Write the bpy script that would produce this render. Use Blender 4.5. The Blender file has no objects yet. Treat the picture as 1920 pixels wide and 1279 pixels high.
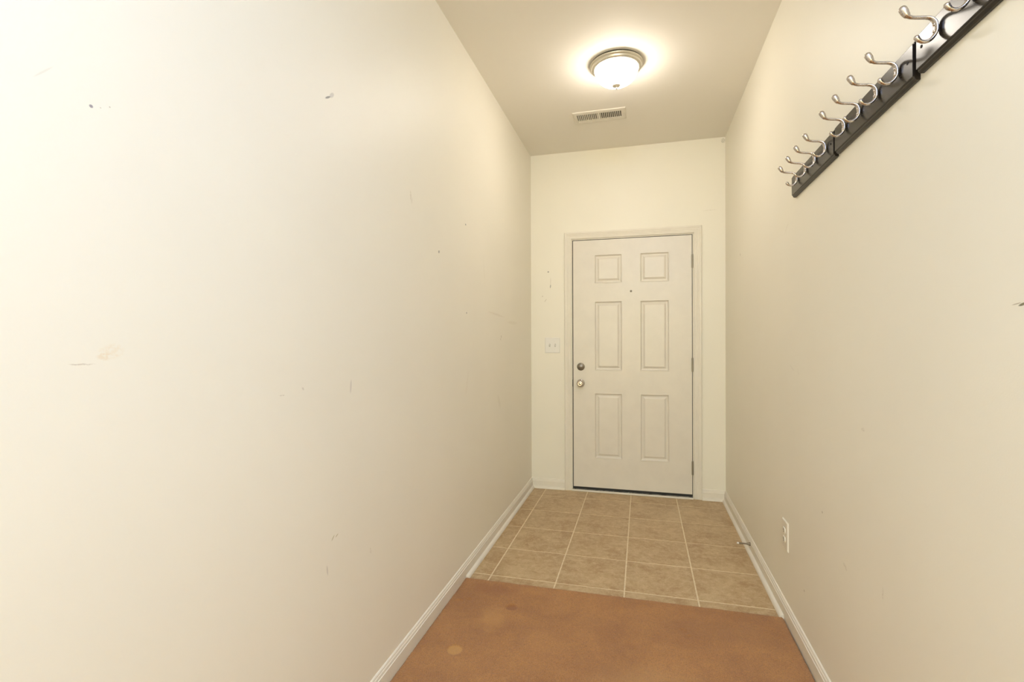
import bpy, bmesh, math, random
import numpy as np
from mathutils import Vector, Matrix, noise
random.seed(7)
PI = math.pi
S = bpy.context.scene
COL = S.collection

# ------------------------------------------------------------------ camera
CAM_F, YAW, PITCH, ROLL, CAM_H = 927.834, 0.25642, -0.00509, -0.00372, 1.2333
fwd = Vector((-math.sin(YAW)*math.cos(PITCH), math.cos(YAW)*math.cos(PITCH), math.sin(PITCH)))
rt0 = Vector((math.cos(YAW), math.sin(YAW), 0))
up0 = rt0.cross(fwd)
rt = math.cos(ROLL)*rt0 + math.sin(ROLL)*up0
up = -math.sin(ROLL)*rt0 + math.cos(ROLL)*up0
cd = bpy.data.cameras.new('camera')
cd.sensor_fit = 'HORIZONTAL'; cd.sensor_width = 36; cd.lens = CAM_F/1920*36; cd.clip_start = 0.02
cam = bpy.data.objects.new('camera', cd); COL.objects.link(cam)
M = Matrix((rt, up, -fwd)).transposed().to_4x4(); M.translation = (0, 0, CAM_H)
cam.matrix_world = M
S.camera = cam

# ------------------------------------------------------------------ light and exposure
S.view_settings.view_transform = 'Standard'; S.view_settings.look = 'None'
S.view_settings.gamma = 1; S.view_settings.use_curve_mapping = False
S.view_settings.exposure = 0.0
w = bpy.data.worlds.new('world'); S.world = w; w.use_nodes = True
w.node_tree.nodes['Background'].inputs[0].default_value = (1, .95, .86, 1)
w.node_tree.nodes['Background'].inputs[1].default_value = 0.0

def area(name, loc, aim, sx, sy, power, col):
    d = bpy.data.lights.new(name, 'AREA'); d.shape = 'RECTANGLE'; d.size = sx; d.size_y = sy
    d.energy = power; d.color = col
    o = bpy.data.objects.new(name, d); COL.objects.link(o); o.location = loc
    o.rotation_euler = (Vector(aim)-Vector(loc)).to_track_quat('-Z', 'Y').to_euler()
    return o
# daylight reaching the hall from the room behind the photographer, and a flash bounced off the ceiling there
area('room_daylight', (-0.14, -2.75, 1.5), (-0.14, 2, 1.3), 1.3, 2.0, 58, (1.0, 0.98, 0.58))
area('bounced_flash', (0.1, -0.42, 2.68), (-0.25, 0.55, 0), 0.9, 0.9, 62, (0.38, 0.56, 1.0))
LAMP_STRENGTH = 43.0
LAMP_COLOR = (1.0, 0.92, 0.82)

# ------------------------------------------------------------------ room measures (metres)
XL, XR, YB, YR, H = -0.8866, 0.6107, 4.0122, -3.0, 2.743
TS, TX0, TY0 = 0.3385, -0.7617, 3.8182
CARPET_Y = 2.390
DX0, DX1, DZ0, DZ1 = -0.538, 0.3725, 0.032, 2.021      # door leaf

# ------------------------------------------------------------------ material helpers
def mat(name, col, rough=.5, metal=0, spec=.5):
    m = bpy.data.materials.new(name); m.use_nodes = True
    b = m.node_tree.nodes['Principled BSDF']
    b.inputs['Base Color'].default_value = (*col, 1); b.inputs['Roughness'].default_value = rough
    b.inputs['Metallic'].default_value = metal; b.inputs['Specular IOR Level'].default_value = spec
    return m
class N:
    def __init__(s, m): s.t = m.node_tree; s.b = s.t.nodes['Principled BSDF']
    def new(s, typ, **kw):
        n = s.t.nodes.new(typ)
        for k, v in kw.items(): setattr(n, k, v)
        return n
    def link(s, a, b): s.t.links.new(a, b)
    def pos(s): return s.new('ShaderNodeNewGeometry').outputs['Position']
    def noise(s, vec, scale, detail=3, rough=.5, dist=0):
        n = s.new('ShaderNodeTexNoise'); n.inputs['Scale'].default_value = scale
        n.inputs['Detail'].default_value = detail; n.inputs['Roughness'].default_value = rough
        n.inputs['Distortion'].default_value = dist
        s.link(vec, n.inputs['Vector']); return n.outputs['Fac']
    def rng(s, fac, a, b, c, d):
        n = s.new('ShaderNodeMapRange'); s.link(fac, n.inputs[0])
        for i, v in enumerate((a, b, c, d)): n.inputs[i+1].default_value = v
        return n.outputs[0]
    def mix(s, fac, a, b, blend='MIX'):
        n = s.new('ShaderNodeMix', data_type='RGBA', blend_type=blend)
        for sock, v in ((n.inputs[0], fac), (n.inputs[6], a), (n.inputs[7], b)):
            if isinstance(v, (int, float)): sock.default_value = v
            elif isinstance(v, tuple): sock.default_value = (*v, 1)
            else: s.link(v, sock)
        return n.outputs[2]
    def math(s, op, a, b=None, clamp=False):
        n = s.new('ShaderNodeMath', operation=op, use_clamp=clamp)
        for i, v in enumerate((a, b)):
            if v is None: continue
            if isinstance(v, (int, float)): n.inputs[i].default_value = v
            else: s.link(v, n.inputs[i])
        return n.outputs[0]
    def bump(s, h, strength, dist):
        n = s.new('ShaderNodeBump'); n.inputs['Strength'].default_value = strength
        n.inputs['Distance'].default_value = dist; s.link(h, n.inputs['Height'])
        s.link(n.outputs[0], s.b.inputs['Normal'])

WALL = (0.89, 0.838, 0.715)
def wall_material(name, axis, marks, col=WALL):
    """painted drywall; marks are stains that belong to the wall: (u, v, half length, half height, angle deg, strength, colour)"""
    m = mat(name, col, .48, 0, .7); n = N(m); p = n.pos()
    big = n.noise(p, 1.3, 2)
    c = n.mix(n.rng(big, .3, .7, 0, 1), tuple(x*.975 for x in col), tuple(min(1, x*1.015) for x in col))
    if marks:
        sx = n.new('ShaderNodeSeparateXYZ'); n.link(p, sx.inputs[0])
        cb = n.new('ShaderNodeCombineXYZ'); n.link(sx.outputs[axis], cb.inputs[0]); n.link(sx.outputs[2], cb.inputs[1])
        wob = n.new('ShaderNodeTexNoise'); wob.inputs['Scale'].default_value = 60; wob.inputs['Detail'].default_value = 2
        n.link(cb.outputs[0], wob.inputs['Vector'])
        va = n.new('ShaderNodeVectorMath', operation='MULTIPLY_ADD'); n.link(wob.outputs['Color'], va.inputs[0])
        va.inputs[1].default_value = (.006, .006, 0); n.link(cb.outputs[0], va.inputs[2])
        brk = n.noise(cb.outputs[0], 130, 3, .6)
        for (u, v, a, b, ang, st, mc, rag) in marks:
            mp = n.new('ShaderNodeMapping', vector_type='TEXTURE')
            off = .003 if rag else 0
            mp.inputs['Location'].default_value = (u+off, v+off, 0); mp.inputs['Rotation'].default_value = (0, 0, math.radians(ang))
            mp.inputs['Scale'].default_value = (a, b, 1)
            n.link(va.outputs[0] if rag else cb.outputs[0], mp.inputs['Vector'])
            ln = n.new('ShaderNodeVectorMath', operation='LENGTH'); n.link(mp.outputs[0], ln.inputs[0])
            f = n.rng(ln.outputs['Value'], 1.25, .75, 0, st)
            if rag: f = n.math('MULTIPLY', f, n.rng(brk, .42, .56, .12, 1))
            c = n.mix(f, c, mc)
    n.link(c, n.b.inputs['Base Color'])
    n.bump(n.noise(p, 260, 3, .6), .10, .0012)
    return m

DK, BR, LT = (.10, .09, .085), (.33, .24, .15), (.88, .84, .74)
marks_left = [
    (.622, 1.623, .0030, .0026, 0, .75, (.16, .13, .18), 0), (.637, 1.627, .0012, .0010, 0, .4, BR, 0), (.652, 1.635, .0014, .0012, 0, .5, BR, 0),
    (1.268, 1.941, .014, .0028, 32, .75, DK, 0), (1.287, 1.956, .013, .0058, 41, .42, (.35, .32, .29), 0),
    (2.437, 1.828, .006, .0045, 0, .75, DK, 0), (2.084, 1.627, .008, .006, 30, .6, DK, 0), (2.447, 1.368, .006, .0045, 0, .65, DK, 0),
    (1.803, 1.800, .006, .020, 6, .35, (.5, .42, .3), 1), (1.815, 1.786, .003, .012, -12, .35, (.5, .42, .3), 1),
    (.652, 1.213, .020, .012, 5, .25, (.80, .62, .38), 1), (.640, 1.205, .012, .006, 0, .35, (.78, .60, .38), 1), (.605, 1.193, .018, .0012, -2, .4, BR, 1),
    (3.107, 1.245, .010, .007, 60, .6, BR, 1), (3.090, 1.228, .012, .005, -30, .45, BR, 1),
    (1.378, 1.084, .0045, .020, -6, .30, (.36, .30, .30), 0),
    (1.281, .644, .009, .0016, 42, .75, (.40, .32, .12), 0), (1.300, .644, .007, .0014, 28, .75, (.40, .32, .12), 0),
    (1.253, .560, .003, .014, 8, .35, (.36, .30, .27), 0), (1.490, .520, .004, .010, 20, .22, BR, 1),
    (1.150, 1.100, .006, .003, -40, .3, BR, 1), (1.07, 1.090, .009, .0015, 0, .3, BR, 1),
    (3.000, 1.385, .16, .006, -3, .30, (.55, .45, .30), 1), (3.400, 1.345, .12, .010, 0, .22, (.55, .45, .30), 1),
    (2.75, 1.62, .006, .08, 10, .15, (.55, .45, .30), 1), (3.05, .83, .020, .05, 35, .22, (.55, .47, .35), 1),
    (2.45, 1.00, .012, .06, -20, .16, (.6, .5, .36), 1), (.554, 1.645, .018, .0013, 48, .25, (.55, .5, .4), 0),
]
marks_right = [
    (1.008, 1.287, .009, .0022, -12, .9, (.13, .11, .04), 0), (1.022, 1.2885, .010, .0010, -8, .6, BR, 0),
    (3.434, 1.763, .014, .007, 40, .6, (.45, .36, .24), 1), (3.41, 1.775, .010, .012, 0, .35, LT, 1),
    (2.387, 1.711, .035, .0022, -32, .4, (.55, .46, .34), 1), (2.31, 1.105, .03, .002, 20, .25, BR, 1), (2.22, 1.09, .02, .0016, 50, .25, BR, 1),
    (1.95, .62, .006, .004, 0, .4, BR, 0), (1.62, .97, .010, .006, 0, .22, BR, 1), (1.5, .56, .003, .018, 0, .22, BR, 1),
    (1.75, .52, .016, .006, 20, .25, BR, 1), (2.15, .245, .006, .004, 0, .4, BR, 0),
]
marks_back = [
    (-.742, 1.779, .0055, .0055, 0, .75, DK, 0), (-.724, 1.660, .004, .014, -8, .55, DK, 0), (-.722, 1.700, .0018, .03, -3, .35, BR, 0),
    (-.79, 1.58, .005, .005, 0, .35, BR, 0), (-.765, 1.545, .003, .014, -35, .35, BR, 0),
    (.50, 2.20, .05, .0022, 0, .22, BR, 1), (.596, 2.716, .014, .018, 0, .5, (.25, .22, .14), 1),
]
M_WL = wall_material('wall_paint_left', 1, marks_left)
M_WR = wall_material('wall_paint_right', 1, marks_right)
M_WPL = wall_material('wall_paint_plain', 1, [])
M_WB = wall_material('wall_paint_back', 0, marks_back)
M_CEIL = mat('ceiling_paint', (.90, .86, .785), .7, 0, .2)
n = N(M_CEIL); n.bump(n.noise(n.pos(), 180, 3), .12, .0015)

def paint(name, col, rough):
    m = mat(name, col, rough); n = N(m); p = n.pos()
    c = n.mix(n.rng(n.noise(p, 9, 4, .6), .35, .75, 0, 1), col, tuple(x*.95 for x in col))
    n.link(c, n.b.inputs['Base Color']); n.bump(n.noise(p, 90, 2), .06, .001)
    return m
M_TRIM = paint('trim_paint', (.84, .78, .67), .45)
M_DOOR = paint('door_paint', (.80, .74, .645), .35)
M_PLATE = mat('switch_plastic', (.86, .83, .77), .3)
M_IVORY = mat('outlet_plastic', (.85, .79, .67), .28)
M_DARK = mat('dark_gap', (.02, .018, .016), .8)
M_RUBBER = mat('black_rubber', (.018, .017, .016), .6)
M_BLACK = mat('espresso_lacquer', (.017, .013, .011), .27, 0, .45)
n = N(M_BLACK); c = n.mix(n.rng(n.noise(n.pos(), 30, 4), .3, .7, 0, 1), (.014, .011, .010), (.022, .017, .014)); n.link(c, n.b.inputs['Base Color'])
def metal(name, col, r):
    m = mat(name, col, r, 1); n = N(m); f = n.noise(n.pos(), 400, 2)
    n.link(n.rng(f, .3, .7, r*.85, r*1.2), n.b.inputs['Roughness']); return m
M_NICKEL = metal('satin_nickel', (.54, .49, .455), .27)
M_STEEL = metal('dull_steel', (.31, .285, .24), .40)
M_BRONZE = metal('aged_steel', (.20, .165, .12), .38)
M_RING = metal('brushed_nickel_ring', (.60, .57, .49), .38)

# ------------------------------------------------------------------ mesh helpers
def bx(bm, x0, x1, y0, y1, z0, z1):
    vs = [bm.verts.new((x, y, z)) for x in (x0, x1) for y in (y0, y1) for z in (z0, z1)]
    for f in ((0, 1, 3, 2), (4, 6, 7, 5), (0, 4, 5, 1), (2, 3, 7, 6), (0, 2, 6, 4), (1, 5, 7, 3)):
        bm.faces.new([vs[i] for i in f])
    return bm
def BM(): return bmesh.new()
def obj(name, bm, m, parent=None, smooth=False, bevel=0, seg=2, world=True, loc=None):
    me = bpy.data.meshes.new(name)
    bmesh.ops.recalc_face_normals(bm, faces=bm.faces)
    o = bpy.data.objects.new(name, me)
    if parent is not None:
        o.parent = parent
        if world:
            base = Vector(parent.location)
            if parent.parent: base += Vector(parent.parent.location)
            bmesh.ops.translate(bm, vec=-base, verts=bm.verts)
    if loc is not None: o.location = loc
    bm.to_mesh(me); bm.free(); me.materials.append(m)
    if smooth:
        for f in me.polygons: f.use_smooth = True
    if bevel:
        md = o.modifiers.new('bevel', 'BEVEL'); md.width = bevel; md.segments = seg; md.limit_method = 'ANGLE'
        md.harden_normals = False
    COL.objects.link(o); return o
def empty(name, loc=(0, 0, 0)):
    o = bpy.data.objects.new(name, None); o.location = loc; o.empty_display_size = .05; COL.objects.link(o); return o
def tag(o, label=None, cat=None, group=None, kind=None):
    for k, v in (('label', label), ('category', cat), ('group', group), ('kind', kind)):
        if v: o[k] = v
    return o
def lathe(bm, prof, seg=48, axis='z', c=(0, 0, 0)):
    """prof: (radius, height) list; closed onto the axis at radius 0"""
    rings = []
    for r, h in prof:
        if r <= 1e-6: pts = [(0, 0, h)]
        else: pts = [(r*math.cos(2*PI*i/seg), r*math.sin(2*PI*i/seg), h) for i in range(seg)]
        out = []
        for x, y, z in pts:
            if axis == 'y-': x, y, z = x, -z, y          # profile height points to -y
            elif axis == 'x-': x, y, z = -z, y, x        # points to -x
            out.append(bm.verts.new((c[0]+x, c[1]+y, c[2]+z)))
        rings.append(out)
    for a, b in zip(rings, rings[1:]):
        if len(a) == 1 and len(b) == 1: continue
        for i in range(seg):
            j = (i+1) % seg
            if len(a) == 1: bm.faces.new((a[0], b[i], b[j]))
            elif len(b) == 1: bm.faces.new((a[i], a[j], b[0]))
            else: bm.faces.new((a[i], a[j], b[j], b[i]))
    return bm
def sweep(bm, path, prof_pts):
    """prof_pts(k) -> ring of world points for station k; caps both ends"""
    rings = [[bm.verts.new(p) for p in prof_pts(k)] for k in range(len(path))]
    m_ = len(rings[0])
    for a, b in zip(rings, rings[1:]):
        for i in range(m_): bm.faces.new((a[i], a[(i+1) % m_], b[(i+1) % m_], b[i]))
    bm.faces.new(rings[0]); bm.faces.new(list(reversed(rings[-1])))
    return bm
def extrude_profile(bm, prof, p0, p1, out, upv=(0, 0, 1), miter0=0, miter1=0):
    """profile (d, h): d along 'out', h along 'upv'; runs from p0 to p1; miter k shifts an end by k*d along the run"""
    p0, p1, out, upv = map(Vector, (p0, p1, out, upv)); run = (p1-p0).normalized()
    rings = []
    for p, k in ((p0, miter0), (p1, miter1)):
        rings.append([bm.verts.new(p + out*d + upv*h + run*(k*d)) for d, h in prof])
    m_ = len(prof)
    for i in range(m_): bm.faces.new((rings[0][i], rings[0][(i+1) % m_], rings[1][(i+1) % m_], rings[1][i]))
    bm.faces.new(rings[0]); bm.faces.new(list(reversed(rings[1])))
    return bm

# ------------------------------------------------------------------ room shell
T = .1
def side_wall(name, x0, x1, marked, marks):
    # the stained paint is only evaluated on the patches of wall that carry a mark (same paint everywhere)
    bm = bx(BM(), x0, x1, YR, YB+T, -.05, H)
    for k in range(1, 70):
        bmesh.ops.bisect_plane(bm, geom=bm.verts[:]+bm.edges[:]+bm.faces[:], plane_co=(0, YR+.1*k, 0), plane_no=(0, 1, 0))
    for k in range(1, 28):
        bmesh.ops.bisect_plane(bm, geom=bm.verts[:]+bm.edges[:]+bm.faces[:], plane_co=(0, 0, .1*k), plane_no=(0, 0, 1))
    o = obj(name, bm, M_WPL); o.data.materials.append(marked); tag(o, kind='structure')
    for f in o.data.polygons:
        ys_ = [o.data.vertices[i].co.y for i in f.vertices]; zs_ = [o.data.vertices[i].co.z for i in f.vertices]
        for (u, v, a, b, *_r) in marks:
            e = max(a, b)*1.3+.008
            if min(ys_)-e < u < max(ys_)+e and min(zs_)-e < v < max(zs_)+e: f.material_index = 1; break
side_wall('wall_left', XL-T, XL, M_WL, marks_left)
side_wall('wall_right', XR, XR+T, M_WR, marks_right)
o = obj('wall_rear', bx(BM(), XL, XR, YR-T, YR, -.05, H), M_WB); tag(o, kind='structure')
o = obj('ceiling', bx(BM(), XL-T, XR+T, YR-T, YB+T, H, H+T), M_CEIL); tag(o, kind='structure')
# back wall: one solid with the door opening cut out
OX0, OX1, OZ = -.549, .383, 2.033
bm = BM()
outl = [(XL, -.05), (OX0, -.05), (OX0, OZ), (OX1, OZ), (OX1, -.05), (XR, -.05), (XR, H), (XL, H)]
fr = [bm.verts.new((x, YB, z)) for x, z in outl]; bk = [bm.verts.new((x, YB+T, z)) for x, z in outl]
for q in ((0, 1, 2, 7), (2, 3, 6, 7), (3, 4, 5, 6)):
    bm.faces.new([fr[i] for i in q]); bm.faces.new([bk[i] for i in reversed(q)])
for i in range(8):
    j = (i+1) % 8; bm.faces.new((fr[i], bk[i], bk[j], fr[j]))
o = obj('wall_back', bm, M_WB); tag(o, kind='structure')

# floor slab (the grout shows between the tiles)
M_GROUT = mat('grout', (.66, .52, .33), .8); n = N(M_GROUT)
c = n.mix(n.rng(n.noise(n.pos(), 60, 3), .35, .7, 0, 1), (.82, .70, .48), (.70, .57, .38)); n.link(c, n.b.inputs['Base Color'])
floor = obj('floor', bx(BM(), XL-T, XR+T, YR-T, YB+T, -.06, -.0012), M_GROUT); tag(floor, kind='structure')

M_TILE = mat('tan_stone_tile', (0.560, 0.396, 0.224), .38, 0, .35); n = N(M_TILE)
p = n.pos(); oi = n.new('ShaderNodeObjectInfo')
va = n.new('ShaderNodeVectorMath', operation='MULTIPLY_ADD')
cb = n.new('ShaderNodeCombineXYZ')
for i in range(3): n.link(oi.outputs['Random'], cb.inputs[i])
n.link(cb.outputs[0], va.inputs[0]); va.inputs[1].default_value = (37, 53, 19); n.link(p, va.inputs[2]); q = va.outputs[0]
a = n.noise(q, 7, 5, .62, .6); b = n.noise(q, 34, 5, .7, .3); g = n.noise(q, 150, 3, .6)
c = n.mix(n.rng(a, .34, .66, 0, 1), (0.403, 0.255, 0.122), (0.560, 0.402, 0.219))
c = n.mix(n.rng(b, .48, .68, 0, .55), c, (0.672, 0.517, 0.316))
c = n.mix(n.rng(b, .30, .44, .45, 0), c, (0.314, 0.182, 0.076))
c = n.mix(n.rng(g, .56, .72, 0, .35), c, (0.806, 0.660, 0.428))
c = n.mix(n.rng(g, .28, .42, .30, 0), c, (0.246, 0.154, 0.071))
n.link(c, n.b.inputs['Base Color']); n.bump(b, .25, .0015)

xs = [XL+.001] + [TX0+TS*i for i in range(4)] + [XR-.001]
ys = [CARPET_Y-.03] + [TY0-TS*i for i in range(4, -1, -1)] + [YB-.001]
g2 = .0034
tile_mesh = {}
for i in range(5):
    for j in range(6):
        if j == 0 and False: continue
        x0, x1 = xs[i]+(g2 if i else 0), xs[i+1]-(g2 if i < 4 else 0)
        y0, y1 = ys[j]+(g2 if j else 0), ys[j+1]-(g2 if j < 5 else 0)
        if j == 5: y1 = YB-.028 if OX0 < (x0+x1)/2 < OX1 else YB-.001
        if j == 5 and i == 1: y1 = YB-.028
        hx, hy = (x1-x0)/2, (y1-y0)/2
        key = (round(hx, 4), round(hy, 4))
        if key not in tile_mesh:
            t = obj('tile', bx(BM(), -hx, hx, -hy, hy, -.006, 0), M_TILE, floor, bevel=.0012, seg=2, world=False)
            tile_mesh[key] = t
        else:
            t = tile_mesh[key].copy(); COL.objects.link(t)
        t.location = ((x0+x1)/2, (y0+y1)/2, random.uniform(-.0002, .0003))

# ------------------------------------------------------------------ carpet (pile nobody could count)
M_CARP = mat('rust_tan_carpet', (0.420, 0.172, 0.034), 1.0, 0, .1); n = N(M_CARP)
try: n.b.inputs['Sheen Weight'].default_value = .25; n.b.inputs['Sheen Roughness'].default_value = .6
except Exception: pass
p = n.pos(); a = n.noise(p, 4.2, 4, .6, .5); b = n.noise(p, 230, 3, .75); d = n.noise(p, 520, 2, .7); e = n.noise(p, 16, 3, .6, .4)
c = n.mix(n.rng(a, .36, .64, 0, 1), (0.403, 0.158, 0.028), (0.554, 0.244, 0.052))
c = n.mix(n.rng(e, .5, .75, 0, .40), c, (0.618, 0.287, 0.068))
c = n.mix(n.rng(b, .32, .54, .75, 0), c, (0.233, 0.081, 0.015))
c = n.mix(n.rng(d, .48, .66, 0, .7), c, (0.724, 0.353, 0.089))
wn = n.new('ShaderNodeTexNoise'); wn.inputs['Scale'].default_value = 22; wn.inputs['Detail'].default_value = 4; n.link(p, wn.inputs['Vector'])
wv = n.new('ShaderNodeVectorMath', operation='MULTIPLY_ADD'); n.link(wn.outputs['Color'], wv.inputs[0]); wv.inputs[1].default_value = (.10, .10, 0)
n.link(p, wv.inputs[2]); pw = wv.outputs[0]
# flattened pale ring left by a furniture foot, a dent with its shade put into the colour, and trodden patches
def spot(c, u, v, r0, r1, st, colr, soft=False):
    mp = n.new('ShaderNodeMapping', vector_type='TEXTURE'); mp.inputs['Location'].default_value = (u+.05*soft, v+.05*soft, .0)
    mp.inputs['Scale'].default_value = (r0, r0*r1, 1); n.link(pw if soft else p, mp.inputs['Vector'])
    s2 = n.new('ShaderNodeVectorMath', operation='MULTIPLY'); n.link(mp.outputs[0], s2.inputs[0]); s2.inputs[1].default_value = (1, 1, 0)
    ln = n.new('ShaderNodeVectorMath', operation='LENGTH'); n.link(s2.outputs[0], ln.inputs[0])
    return n.mix(n.rng(ln.outputs['Value'], 1.05 if not soft else 1.3, .85 if not soft else .5, 0, st), c, colr)
c = spot(c, -.714, 1.817, .031, 1.0, .75, (0.700, 0.364, 0.094))
c = spot(c, -.635, 2.06, .060, 1.5, .50, (0.653, 0.324, 0.079), True)
c = spot(c, -.574, 2.171, .026, 1.0, .75, (0.350, 0.125, 0.022))
c = spot(c, -.700, 2.30, .115, .45, .70, (0.384, 0.139, 0.023), True)
c = spot(c, .34, 1.62, .20, .6, .30, (0.346, 0.154, 0.033), True)
c = spot(c, .05, 1.75, .22, .7, .30, (0.605, 0.340, 0.116), True)
c = spot(c, .30, 2.20, .22, .35, .35, (0.367, 0.154, 0.034), True)
c = spot(c, -.52, 2.33, .07, .55, .35, (0.642, 0.306, 0.071), True)
n.link(c, n.b.inputs['Base Color']); n.bump(b, 1.0, .006)

def carpet():
    step = .006
    X = np.arange(XL+.012, XR-.010, step)
    Yv = np.concatenate([np.arange(YR+.01, .9, .06), np.arange(.9, CARPET_Y, step)])
    nx, ny = len(X), len(Yv)
    rng = np.random.RandomState(3)
    gx, gy = np.meshgrid(X, Yv)
    dense = (gy > .9)
    gx = gx + rng.uniform(-.002, .002, gx.shape)*dense; gy = gy + rng.uniform(-.002, .002, gy.shape)*dense
    z = np.full(gx.shape, .0105) + dense*rng.uniform(-.0013, .0013, gx.shape)
    for i in range(ny):
        if Yv[i] < .9: continue
        for j in range(nx): z[i, j] += .0012*noise.noise((gx[i, j]*9, gy[i, j]*9, 0))
    def dent(x, y, rx, ry, dep, rim=0):
        q = np.sqrt(((gx-x)/rx)**2+((gy-y)/ry)**2)
        return -dep*np.clip((1.15-q)/.3, 0, 1) + rim*np.exp(-((q-1.3)/.2)**2)
    z += dent(-.714, 1.817, .029, .029, .0035, .0012) + dent(-.574, 2.171, .024, .024, .006, .001)
    z += dent(.165, 2.165, .016, .020, .005, .001) + dent(.180, 2.135, .010, .014, .005) + dent(-.825, 2.16, .022, .020, .004, .002) + dent(-.79, 2.185, .02, .012, .004)
    # the edge against the tiles rolls down and wanders a little
    edge = CARPET_Y + .003*np.array([noise.noise((x*14, 5, 0)) for x in X])
    for k in range(1, 4):
        gy[-k, :] = edge - (.0, .0, .003, .009)[k] ; z[-k, :] = (0, .001, .0085, .011)[k] + rng.uniform(-.0006, .0006, nx)
    gx[:, 0] = X[0]; gx[:, -1] = X[-1]
    z[:, 0] -= .005; z[:, -1] -= .005
    V = np.stack([gx, gy, z], -1).reshape(-1, 3)
    idx = np.arange(nx*ny).reshape(ny, nx)
    F = np.stack([idx[:-1, :-1], idx[:-1, 1:], idx[1:, 1:], idx[1:, :-1]], -1).reshape(-1, 4)
    me = bpy.data.meshes.new('carpet'); me.from_pydata(V.tolist(), [], F.tolist()); me.materials.append(M_CARP)
    for f in me.polygons: f.use_smooth = True
    o = bpy.data.objects.new('carpet', me); COL.objects.link(o); return o
tag(carpet(), 'worn rust-brown cut pile carpet ending at the tiled entry', 'carpet', kind='stuff')

# ------------------------------------------------------------------ baseboards with quarter-round shoe on the tiles
BH = .081
def base_prof(z0): return [(0, z0), (.0125, z0), (.0125, .0585), (.0105, .0600), (.0098, .0625), (.0095, .0665), (.0082, .0700), (.0062, .0722), (.0062, .0745), (.0052, .0775), (.0030, .0800), (0, BH)]
SH = [(.012, 0)] + [(.012+.0165*math.cos(t), .0195*math.sin(t)) for t in [i*PI/14 for i in range(8)]]
so = .0285
def baseboard(name, p0, p1, out, m0, m1, shoe=None):
    r = empty(name, p0); tag(r, kind='structure')
    obj('board', extrude_profile(BM(), base_prof(0), p0, p1, out, miter0=m0, miter1=m1), M_TRIM, r)
    if shoe: obj('shoe_molding', extrude_profile(BM(), SH, shoe[0], shoe[1], out, miter0=shoe[2], miter1=shoe[3]), M_TRIM, r)
baseboard('baseboard_left', (XL, YR, 0), (XL, YB, 0), (1, 0, 0), 0, -1, ((XL, CARPET_Y-.004, 0), (XL, YB, 0), 0, -1))
baseboard('baseboard_right', (XR, YR, 0), (XR, YB, 0), (-1, 0, 0), 0, -1, ((XR, CARPET_Y-.004, 0), (XR, YB, 0), 0, -1))
CX0, CX1, CZ = -.607, .441, 2.090                       # outer edge of the casing
baseboard('baseboard_back_left', (XL, YB, 0), (CX0, YB, 0), (0, -1, 0), 1, 0, ((XL, YB, 0), (CX0, YB, 0), 1, 0))
baseboard('baseboard_back_right', (CX1, YB, 0), (XR, YB, 0), (0, -1, 0), 0, -1, ((CX1, YB, 0), (XR, YB, 0), 0, -1))

# ------------------------------------------------------------------ door casing
W = .055
CP = [(0, 0), (.009, 0), (.011, .004), (.011, .012), (.013, .015), (.013, .024), (.0155, .028), (.0155, .036), (.018, .040), (.0185, .050), (.017, .054), (.014, W), (0, W)]
tr = empty('trim_1', (-.08, YB, 0)); tag(tr, kind='structure')
def casing(name, p0, p1, across, miter):
    # profile height runs away from the opening; mitre with height, so build by hand
    p0, p1, across = map(Vector, (p0, p1, across)); run = (p1-p0).normalized(); bm = BM(); R_ = []
    for p, k in ((p0, miter[0]), (p1, miter[1])):
        R_.append([bm.verts.new(p + Vector((0, -d, 0)) + across*h + run*(k*h)) for d, h in CP])
    m_ = len(CP)
    for i in range(m_): bm.faces.new((R_[0][i], R_[0][(i+1) % m_], R_[1][(i+1) % m_], R_[1][i]))
    bm.faces.new(R_[0]); bm.faces.new(list(reversed(R_[1])))
    return obj(name, bm, M_TRIM, tr)
IX0, IX1, IZ = CX0+W, CX1-W, CZ-W
casing('side_casing', (IX0, YB, 0), (IX0, YB, IZ), (-1, 0, 0), (0, 1))
casing('side_casing', (IX1, YB, 0), (IX1, YB, IZ), (1, 0, 0), (0, 1))
casing('head_casing', (IX0, YB, IZ), (IX1, YB, IZ), (0, 0, 1), (-1, 1))
# jamb lining the opening
JX0, JX1, JZ = -.5445, .3772, 2.0262
bx_j = [(OX0+.0005, JX0, 0, OZ-.0005), (JX1, OX1-.0005, 0, OZ-.0005)]
for a0, a1, b0, b1 in bx_j: obj('side_jamb', bx(BM(), a0, a1, YB-.001, YB+T-.002, b0, b1), M_TRIM, tr)
obj('head_jamb', bx(BM(), JX0, JX1, YB-.001, YB+T-.002, JZ, OZ-.0005), M_TRIM, tr)
for a0, a1 in ((JX0, DX0-.0008), (DX1+.0008, JX1)): obj('weather_strip', bx(BM(), a0, a1, YB+.010, YB+.022, .014, JZ), M_RUBBER, tr)  # black rubber set forward, so the gap's shade is painted in
obj('weather_strip', bx(BM(), DX0, DX1, YB+.010, YB+.022, DZ1+.0008, JZ), M_RUBBER, tr)

# threshold
th = empty('trim_2', (-.083, YB, 0)); tag(th, kind='structure')
M_SILL = mat('dirty_sill', (.45, .42, .37), .5); n = N(M_SILL)
f = n.noise(n.pos(), 38, 4, .7, .5); c = n.mix(n.rng(f, .42, .62, 0, .9), (.55, .52, .46), (.10, .085, .07)); n.link(c, n.b.inputs['Base Color'])
obj('sill_plate', bx(BM(), JX0+.001, JX1-.001, YB-.016, YB+T-.004, .0, .011), M_SILL, th, bevel=.001)
obj('front_strip', bx(BM(), JX0-.007, JX1+.001, YB-.027, YB-.0165, .0, .0125), M_TRIM, th, bevel=.0022)

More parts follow.
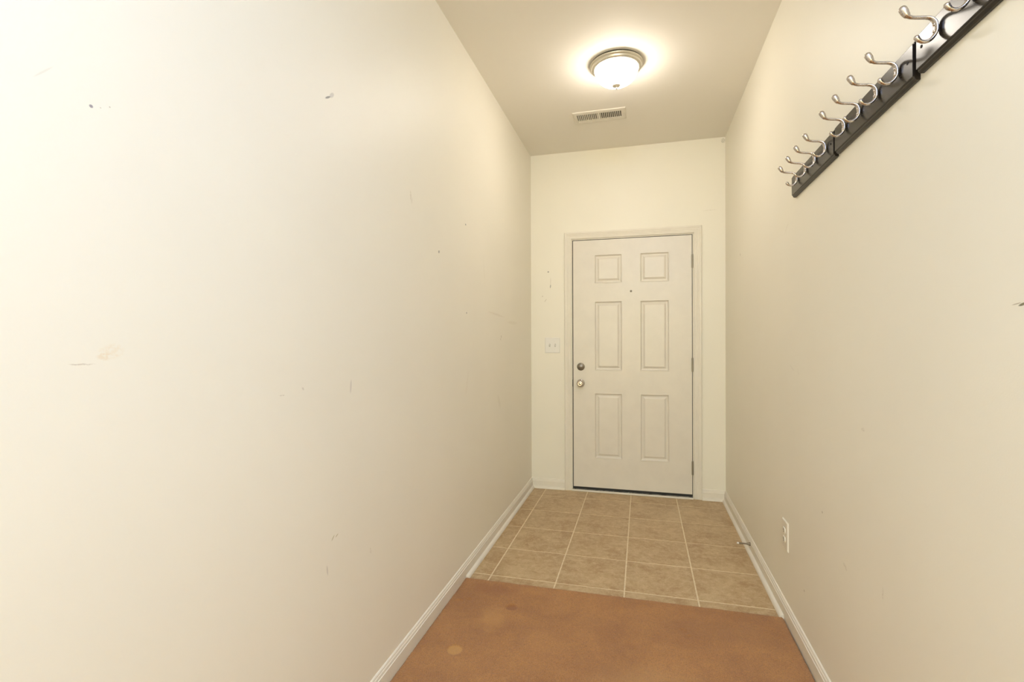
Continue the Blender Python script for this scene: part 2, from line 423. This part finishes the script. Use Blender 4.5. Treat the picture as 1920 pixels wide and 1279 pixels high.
# ------------------------------------------------------------------ six-panel door
door = empty('door_1', (-.083, YB, 0)); tag(door, kind='structure')
DY = YB+.001
cols = [(-.3665, -.1495), (-.0125, .2065)]
rows = [(.2675, .7930), (.9730, 1.5290), (1.6710, 1.9020)]
bm = BM()
gx = sorted([DX0, DX1]+[v for c_ in cols for v in c_]); gz = sorted([DZ0, DZ1]+[v for r_ in rows for v in r_])
vg = {(i, j): bm.verts.new((x, DY, z)) for i, x in enumerate(gx) for j, z in enumerate(gz)}
for i in range(len(gx)-1):
    for j in range(len(gz)-1):
        cx, cz = (gx[i]+gx[i+1])/2, (gz[j]+gz[j+1])/2
        if any(a < cx < b for a, b in cols) and any(a < cz < b for a, b in rows): continue
        bm.faces.new([vg[k] for k in ((i, j), (i+1, j), (i+1, j+1), (i, j+1))])
# sides and rear of the leaf
bb = {k: bm.verts.new((gx[k[0]], DY+.044, gz[k[1]])) for k in vg if k[0] in (0, len(gx)-1) or k[1] in (0, len(gz)-1)}
ni, nj = len(gx)-1, len(gz)-1
for i in range(ni):
    for j in (0, nj): bm.faces.new((vg[i, j], vg[i+1, j], bb[i+1, j], bb[i, j]))
for j in range(nj):
    for i in (0, ni): bm.faces.new((vg[i, j], vg[i, j+1], bb[i, j+1], bb[i, j]))
bm.faces.new([bb[i, 0] for i in range(ni+1)] + [bb[ni, j] for j in range(1, nj+1)] + [bb[i, nj] for i in range(ni-1, -1, -1)] + [bb[0, j] for j in range(nj-1, 0, -1)])
obj('door_leaf', bm, M_DOOR, door)
PP = [(0, 0), (.0020, -.0018), (.0045, -.0018), (.0080, .0040), (.0110, .0090), (.0160, .0104), (.0220, .0104), (.0250, .0088), (.0340, .0030), (.0370, .0008), (.0390, .0008)]
for a, b in cols:
    for c_, d_ in rows:
        bm = BM(); R_ = []
        for off, dep in PP:
            R_.append([bm.verts.new((x, DY+dep, z)) for x, z in ((a+off, c_+off), (b-off, c_+off), (b-off, d_-off), (a+off, d_-off))])
        for u, v in zip(R_, R_[1:]):
            for i in range(4): bm.faces.new((u[i], u[(i+1) % 4], v[(i+1) % 4], v[i]))
        bm.faces.new(R_[-1]); obj('panel', bm, M_DOOR, door)
obj('door_sweep', bx(BM(), DX0+.002, DX1-.001, DY+.004, DY+.040, .0135, DZ0), M_RUBBER, door)  # black rubber also carries the shade of the gap under the leaf
# peephole, deadbolt, knob
obj('peephole', lathe(BM(), [(0, 0), (.0085, 0), (.0085, .0025), (.0070, .0045), (.0048, .0045), (.0044, .001), (0, .001)], 28, 'y-', (-.081, DY, 1.603)), M_STEEL, door, True)
db = obj('deadbolt', lathe(BM(), [(0, 0), (.031, 0), (.031, .004), (.0295, .009), (.0265, .011), (.0235, .0115), (.0220, .0135), (0, .0145)], 40, 'y-', (-.477, DY, 1.003)), M_STEEL, door, True)
bm = BM(); NP = 12
ring0 = [( .0135*math.cos(2*PI*i/NP), .0042*math.sin(2*PI*i/NP)) for i in range(NP)]
sweep(bm, range(3), lambda k: [(-.477+x*(1, 1.05, .8)[k], DY-(.0135, .022, .026)[k], 1.003+z*(1, 1, .7)[k]) for x, z in ring0])
obj('thumb_turn', bm, M_NICKEL, db, True)
kb = obj('door_knob', lathe(BM(), [(0, 0), (.032, 0), (.032, .003), (.029, .008), (.020, .011), (.0125, .014), (.0115, .024), (.0150, .030), (.0225, .035), (.0268, .042), (.0275, .048), (.0255, .054), (.0200, .0585), (.0170, .0595), (.0120, .0575), (.0090, .0585), (0, .0600)], 44, 'y-', (-.478, DY, .870)), M_NICKEL, door, True)
obj('latch_plate', bx(BM(), JX0-.0005, JX0+.0025, YB-.0025, YB+.02, .842, .898), M_RUBBER, door, bevel=.0008)
obj('bolt_strike', bx(BM(), JX0-.0005, JX0+.0018, YB-.0015, YB+.02, .990, 1.02), M_STEEL, door)
for hz in (1.819, 1.027, .236):
    h_ = obj('hinge', lathe(BM(), [(0, -.0560), (.0030, -.0560), (.0042, -.0530), (.0035, -.0515), (.0062, -.0505), (.0062, -.0310), (.0056, -.0305), (.0062, -.0300), (.0062, -.0105), (.0056, -.0100), (.0062, -.0095), (.0062, .0095), (.0056, .0100), (.0062, .0105), (.0062, .0300), (.0056, .0305), (.0062, .0310), (.0062, .0505), (.0035, .0515), (.0042, .0530), (.0030, .0560), (0, .0560)], 16, 'z', (.3745, YB-.0055, hz)), M_STEEL, door, False)
    obj('hinge_leaf', bx(BM(), .3722, .3742, YB-.004, YB+.03, hz-.0505, hz+.0505), M_STEEL, h_)

# ------------------------------------------------------------------ ceiling lamp
LX, LY = -.1315, 2.787
lamp = empty('ceiling_lamp', (LX, LY, H))
tag(lamp, 'round flush ceiling lamp with glowing frosted glass bowl and brushed nickel ring', 'lamp')
obj('canopy', lathe(BM(), [(0, 0), (.137, 0), (.137, -.006), (.128, -.006), (.0, -.0065)], 72, 'z', (LX, LY, H)), M_DARK, lamp)  # canopy coloured black to paint the shaded gap above the ring
obj('ring', lathe(BM(), [(.130, -.0075), (.1415, -.0065), (.1430, -.0095), (.1425, -.0145), (.1375, -.0180), (.1345, -.0215), (.1345, -.0250), (.1325, -.0300), (.1260, -.0345), (.1185, -.0365), (.1165, -.0350), (.1165, -.0300), (.1280, -.0200), (.130, -.0075)], 72, 'z', (LX, LY, H)), M_RING, lamp, True)
M_GLASS = bpy.data.materials.new('glowing_frosted_glass'); M_GLASS.use_nodes = True
b_ = M_GLASS.node_tree.nodes['Principled BSDF']
b_.inputs['Base Color'].default_value = (.9, .88, .84, 1); b_.inputs['Roughness'].default_value = .25
b_.inputs['Emission Color'].default_value = (*LAMP_COLOR, 1); b_.inputs['Emission Strength'].default_value = LAMP_STRENGTH
nt = N(M_GLASS)   # the bulbs hang in the bowl, so its rim glows less than its belly
sz = nt.new('ShaderNodeSeparateXYZ'); nt.link(nt.pos(), sz.inputs[0])
nt.link(nt.rng(sz.outputs[2], H-.035, H-.085, LAMP_STRENGTH*.62, LAMP_STRENGTH*1.15), b_.inputs['Emission Strength'])
bp = [(.1160, -.030)] + [(.1160*math.cos(t)**.8, -.034-.084*math.sin(t)) for t in [i*PI/2/14 for i in range(1, 14)]] + [(0, -.118)]
obj('glass_bowl', lathe(BM(), bp, 72, 'z', (LX, LY, H)), M_GLASS, lamp, True)
obj('finial', lathe(BM(), [(0, -.116), (.0225, -.1150), (.0240, -.1190), (.0210, -.1240), (.0090, -.1275), (.0045, -.1285), (.0042, -.131), (.0062, -.1335), (.0066, -.137), (.0045, -.1405), (0, -.142)], 32, 'z', (LX, LY, H)), metal('finial_nickel', (.78, .74, .66), .55), lamp, True)

# ------------------------------------------------------------------ ceiling air register
M_VENT = paint('register_enamel', (.80, .75, .66), .35)
VX0, VX1, VY0, VY1 = -.449, -.098, 3.318, 3.492
vent = empty('ceiling_vent', ((VX0+VX1)/2, (VY0+VY1)/2, H))
tag(vent, 'rectangular cream metal air register with narrow slots in the ceiling beyond the lamp', 'vent')
SX0, SX1, SY0, SY1 = -.424, -.127, 3.352, 3.444
bm = BM()
RG = [(0, 0), (.0025, -.0045), (.010, -.0065), (.018, -.0070)]
R_ = [[bm.verts.new((x, y, H+dz)) for x, y in ((VX0+o_, VY0+o_), (VX1-o_, VY0+o_), (VX1-o_, VY1-o_), (VX0+o_, VY1-o_))] for o_, dz in RG]
R_.append([bm.verts.new((x, y, H-.0070)) for x, y in ((SX0, SY0), (SX1, SY0), (SX1, SY1), (SX0, SY1))])
R_.append([bm.verts.new((x, y, H-.0005)) for x, y in ((SX0, SY0), (SX1, SY0), (SX1, SY1), (SX0, SY1))])
for u, v in zip(R_, R_[1:]):
    for i in range(4): bm.faces.new((u[i], u[(i+1) % 4], v[(i+1) % 4], v[i]))
obj('vent_frame', bm, M_VENT, vent)
obj('slot_backing', bx(BM(), SX0, SX1, SY0, SY1, H-.0018, H-.0004), mat('painted_slot_shade', (.035, .028, .02), .8), vent)  # near-black sheet paints the shade seen between the blades
nb = 24; pitch = (SX1-SX0)/nb
src = {}
for k in range(nb+1):
    cx = SX0+pitch*k; sgn = 1 if k < nb/2 else -1
    wd = .0024 if k != nb//2 else .0065
    if k == nb//2: sgn = 0
    if sgn not in src:
        bm = BM(); dx = .0014*sgn; hy = (SY1-SY0)/2
        vs = [bm.verts.new(v) for v in ((-wd-dx, -hy, -.0072), (wd-dx, -hy, -.0072), (wd+dx, -hy, -.0015), (-wd+dx, -hy, -.0015), (-wd-dx, hy, -.0072), (wd-dx, hy, -.0072), (wd+dx, hy, -.0015), (-wd+dx, hy, -.0015))]
        for f in ((0, 1, 2, 3), (7, 6, 5, 4), (0, 4, 5, 1), (1, 5, 6, 2), (2, 6, 7, 3), (3, 7, 4, 0)): bm.faces.new([vs[i] for i in f])
        s_ = obj('louver_blade', bm, M_VENT, vent, world=False); src[sgn] = s_
    else: s_ = src[sgn].copy(); COL.objects.link(s_)
    s_.location = (cx-vent.location.x, (SY0+SY1)/2-vent.location.y, 0)
obj('damper_lever', bx(BM(), SX0+.004, SX0+.010, SY1+.004, SY1+.013, H-.013, H-.006), M_VENT, vent, bevel=.001)
for sx in (VX0+.012, VX1-.014): obj('screw', lathe(BM(), [(0, -.0085), (.003, -.0082), (.0042, -.0068), (.0042, -.005)], 14, 'z', (sx, 3.395, H)), M_VENT, vent, True)

# ------------------------------------------------------------------ light switch (double toggle)
sw = empty('light_switch', (-.7085, YB, 1.1765))
tag(sw, 'white double toggle light switch plate on the wall left of the door', 'switch')
def plate(bm, cx, cz, w_, h_, t_):
    R_ = []
    for o_, d_ in ((0, 0), (0, t_*.35), (.002, t_*.8), (.005, t_), ):
        R_.append([bm.verts.new((cx+sx*(w_/2-o_), YB-d_, cz+sz*(h_/2-o_))) for sx, sz in ((-1, -1), (1, -1), (1, 1), (-1, 1))])
    for u, v in zip(R_, R_[1:]):
        for i in range(4): bm.faces.new((u[i], u[(i+1) % 4], v[(i+1) % 4], v[i]))
    bm.faces.new(R_[-1]); bm.faces.new(R_[0]); return bm
obj('wall_plate', plate(BM(), -.7085, 1.1765, .1225, .127, .006), M_PLATE, sw)
M_SLOT = mat('toggle_slot', (.42, .38, .32), .6)
for cx in (-.7315, -.6855):
    t_ = obj('toggle', bx(BM(), cx-.0055, cx+.0055, YB-.0072, YB-.0058, 1.1645, 1.1885), M_SLOT, sw)
    bm = BM(); vs = [bm.verts.new((cx+x, YB+y, 1.1765+z)) for x, y, z in ((-.0042, -.007, -.0095), (.0042, -.007, -.0095), (.0042, -.007, .004), (-.0042, -.007, .004), (-.0036, -.0165, .0065), (.0036, -.0165, .0065), (.0036, -.0145, .0105), (-.0036, -.0145, .0105))]
    for f in ((0, 1, 5, 4), (4, 5, 6, 7), (3, 2, 6, 7), (0, 3, 7, 4), (1, 2, 6, 5), (0, 1, 2, 3)): bm.faces.new([vs[i] for i in f])
    obj('lever', bm, M_PLATE, t_, bevel=.0008)
    for cz in (1.1765+.030, 1.1765-.030): obj('screw', lathe(BM(), [(.0034, .0055), (.0034, .0066), (.0024, .0074), (0, .0076)], 14, 'y-', (cx, YB, cz)), M_PLATE, sw, True)

# ------------------------------------------------------------------ outlet on the right wall
oc = empty('wall_outlet', (XR, 2.402, .3675))
tag(oc, 'ivory duplex power outlet low on the right wall', 'outlet')
bm = BM(); R_ = []
for o_, d_ in ((0, 0), (0, .0022), (.0025, .0052), (.0055, .0062)):
    R_.append([bm.verts.new((XR-d_, 2.402+sy*(.043-o_), .3675+sz*(.0625-o_))) for sy, sz in ((-1, -1), (1, -1), (1, 1), (-1, 1))])
for u, v in zip(R_, R_[1:]):
    for i in range(4): bm.faces.new((u[i], u[(i+1) % 4], v[(i+1) % 4], v[i]))
bm.faces.new(R_[-1]); bm.faces.new(R_[0]); obj('wall_plate', bm, M_IVORY, oc)
for cz in (.3675+.0195, .3675-.0195):
    bm = BM(); NQ = 24
    def rr(k, s_=1.0): 
        th_ = 2*PI*k/NQ; y = .0172*math.cos(th_); z = max(-.0125, min(.0125, .0172*math.sin(th_))); return y*s_, z*s_
    sweep(bm, range(3), lambda k: [(XR-(.0055, .0088, .0096)[k], 2.402+rr(i, (1, 1, .94)[k])[0], cz+rr(i, (1, 1, .94)[k])[1]) for i in range(NQ)])
    rc = obj('receptacle', bm, M_IVORY, oc)
    for dy, hh in ((-.0062, .0042), (.0062, .0035)): obj('slot', bx(BM(), XR-.0100, XR-.0090, 2.402+dy-.0011, 2.402+dy+.0011, cz-.001-hh+.003, cz-.001+hh+.003), M_DARK, rc)
    obj('slot', lathe(BM(), [(.0024, .0090), (.0024, .0100), (0, .0100)], 12, 'x-', (XR, 2.402, cz-.0065)), M_DARK, rc)
obj('screw', lathe(BM(), [(.0032, .0060), (.0032, .0068), (.002, .0076), (0, .0078)], 14, 'x-', (XR, 2.402, .3675)), M_IVORY, oc, True)

# ------------------------------------------------------------------ door stop on the right baseboard
ds = empty('door_stop', (XR-.0125, 3.078, .0515))
tag(ds, 'small metal door stop with white rubber tip on the right baseboard', 'door stop')
x0 = XR-.0125
prof = [(0, 0), (.0095, 0), (.0095, .002), (.0085, .005)]
L_ = 22
for k in range(L_*2):
    h = .006+.055*k/(L_*2-1); r = .0042+.0038*max(0, 1-(h-.006)/.018)
    prof.append((r+(.0004 if k % 2 else -.0004), h))
prof.append((0, .0612))
obj('spring', lathe(BM(), prof, 24, 'x-', (x0, 3.078, .0515)), M_BRONZE, ds, True)
obj('rubber_tip', lathe(BM(), [(0, .0600), (.0052, .0602), (.0056, .063), (.0056, .0680), (.0045, .0705), (0, .0715)], 24, 'x-', (x0, 3.078, .0515)), mat('white_rubber', (.85, .80, .72), .5), ds, True)

# ------------------------------------------------------------------ coat rails with double hooks
BD = .016            # board thickness
def board_prof():
    f = [(.0, -.0455), (.0060, -.0455), (.0095, -.0440), (.0118, -.0412), (.0125, -.0385), (.0125, -.0372), (BD, -.0365)]
    return f + [(d, -z) for d, z in reversed(f)]
hook_path = [(.0635, .0500, .0080), (.0600, .0440, .0078), (.0565, .0375, .0064), (.0510, .0325, .0047), (.0430, .0300, .0036), (.0330, .0283, .0038), (.0220, .0268, .0043), (.0130, .0235, .0054), (.0070, .0165, .0070), (.0045, .0060, .0080), (.0050, -.0060, .0080), (.0085, -.0140, .0060), (.0150, -.0205, .0048), (.0225, -.0230, .0040), (.0300, -.0215, .0038), (.0355, -.0170, .0048), (.0385, -.0125, .0056)]
def hook_bm():
    P = [Vector((-d, 0, z)) for d, z, w_ in hook_path]; Wd = [w_ for *_, w_ in hook_path]
    # smooth the centre line
    Q, WQ = [], []
    for i in range(len(P)-1):
        p_ = [P[max(i-1, 0)], P[i], P[i+1], P[min(i+2, len(P)-1)]]
        for s_ in range(3):
            t = s_/3
            Q.append(.5*((2*p_[1])+(p_[2]-p_[0])*t+(2*p_[0]-5*p_[1]+4*p_[2]-p_[3])*t*t+(3*p_[1]-p_[0]-3*p_[2]+p_[3])*t**3))
            WQ.append(Wd[i]*(1-t)+Wd[i+1]*t)
    Q.append(P[-1]); WQ.append(Wd[-1])
    bm = BM(); n_ = len(Q); R_ = []
    def ringat(c, tan, hw, ht):
        nrm = Vector((tan.z, 0, -tan.x)).normalized()
        return [bm.verts.new(c + Vector((0, hw*math.cos(a), 0)) + nrm*(ht*math.sin(a))) for a in [2*PI*i/14 for i in range(14)]]
    def thick(i):
        u = i/(n_-1)
        if u < .16: return WQ[i]*.98
        if u > .90: return WQ[i]*.98
        return .0035
    def tang(i): return (Q[min(i+1, n_-1)]-Q[max(i-1, 0)]).normalized()
    t0, t1 = tang(0), tang(n_-1)
    for k, s_ in ((.90, .25), (.75, .62), (.45, .88)): R_.append(ringat(Q[0]-t0*(WQ[0]*k), t0, WQ[0]*s_, WQ[0]*s_))
    for i in range(n_): R_.append(ringat(Q[i], tang(i), WQ[i], min(thick(i), WQ[i])))
    for k, s_ in ((.45, .88), (.75, .62), (.90, .25)): R_.append(ringat(Q[-1]+t1*(WQ[-1]*k), t1, WQ[-1]*s_, WQ[-1]*s_))
    for a, b in zip(R_, R_[1:]):
        for i in range(14): bm.faces.new((a[i], a[(i+1) % 14], b[(i+1) % 14], b[i]))
    bm.faces.new(R_[0]); bm.faces.new(list(reversed(R_[-1])))
    return bm
hk_src = scr_src = None
def rail(y0, y1, zc, tilt, hooks, label):
    global hk_src, scr_src
    r = empty('coat_rail', (XR, y0, zc)); r.rotation_euler = (tilt, 0, 0)
    tag(r, label, 'coat rail', 'coat rails on the right wall')
    bm = BM(); extrude_profile(bm, board_prof(), (0, 0, 0), (0, y1-y0, 0), (-1, 0, 0))
    obj('board', bm, M_BLACK, r, world=False, bevel=.0006, seg=1)
    for hy in hooks:
        if hk_src is None:
            h_ = obj('hook', hook_bm(), M_NICKEL, r, True, world=False); hk_src = h_
            scr_src = [obj('screw', lathe(BM(), [(.0030, 0), (.0030, .0022), (.0020, .0032), (0, .0034)], 12, 'x-', (-.0068, 0, dz)), M_NICKEL, h_, True, world=False) for dz in (-.004, .010)]
        else:
            h_ = hk_src.copy(); COL.objects.link(h_); h_.parent = r
            for s_ in scr_src: q_ = s_.copy(); COL.objects.link(q_); q_.parent = h_
        h_.location = (-BD-.0002, hy-y0, .004)
    for hy in (.022, y1-y0-.022):
        obj('mounting_screw', lathe(BM(), [(.0036, BD-.001), (.0036, BD+.0008), (.002, BD+.0014), (0, BD+.0014)], 12, 'x-', (0, hy, .004)), M_RUBBER, r, True, world=False)
rail(.838, 1.303, 1.8620, .010, (.896, 1.003, 1.110, 1.216), 'nearest black coat rail with satin nickel hooks, cut off by the top of the frame')
rail(1.318, 1.785, 1.8605, .0, (1.381, 1.488, 1.594, 1.699), 'middle of three black coat rails with four satin nickel hooks on the right wall')
rail(1.797, 2.252, 1.8570, -.017, (1.858, 1.961, 2.063, 2.168), 'farthest and lowest-hanging black coat rail with four satin nickel hooks, towards the door')
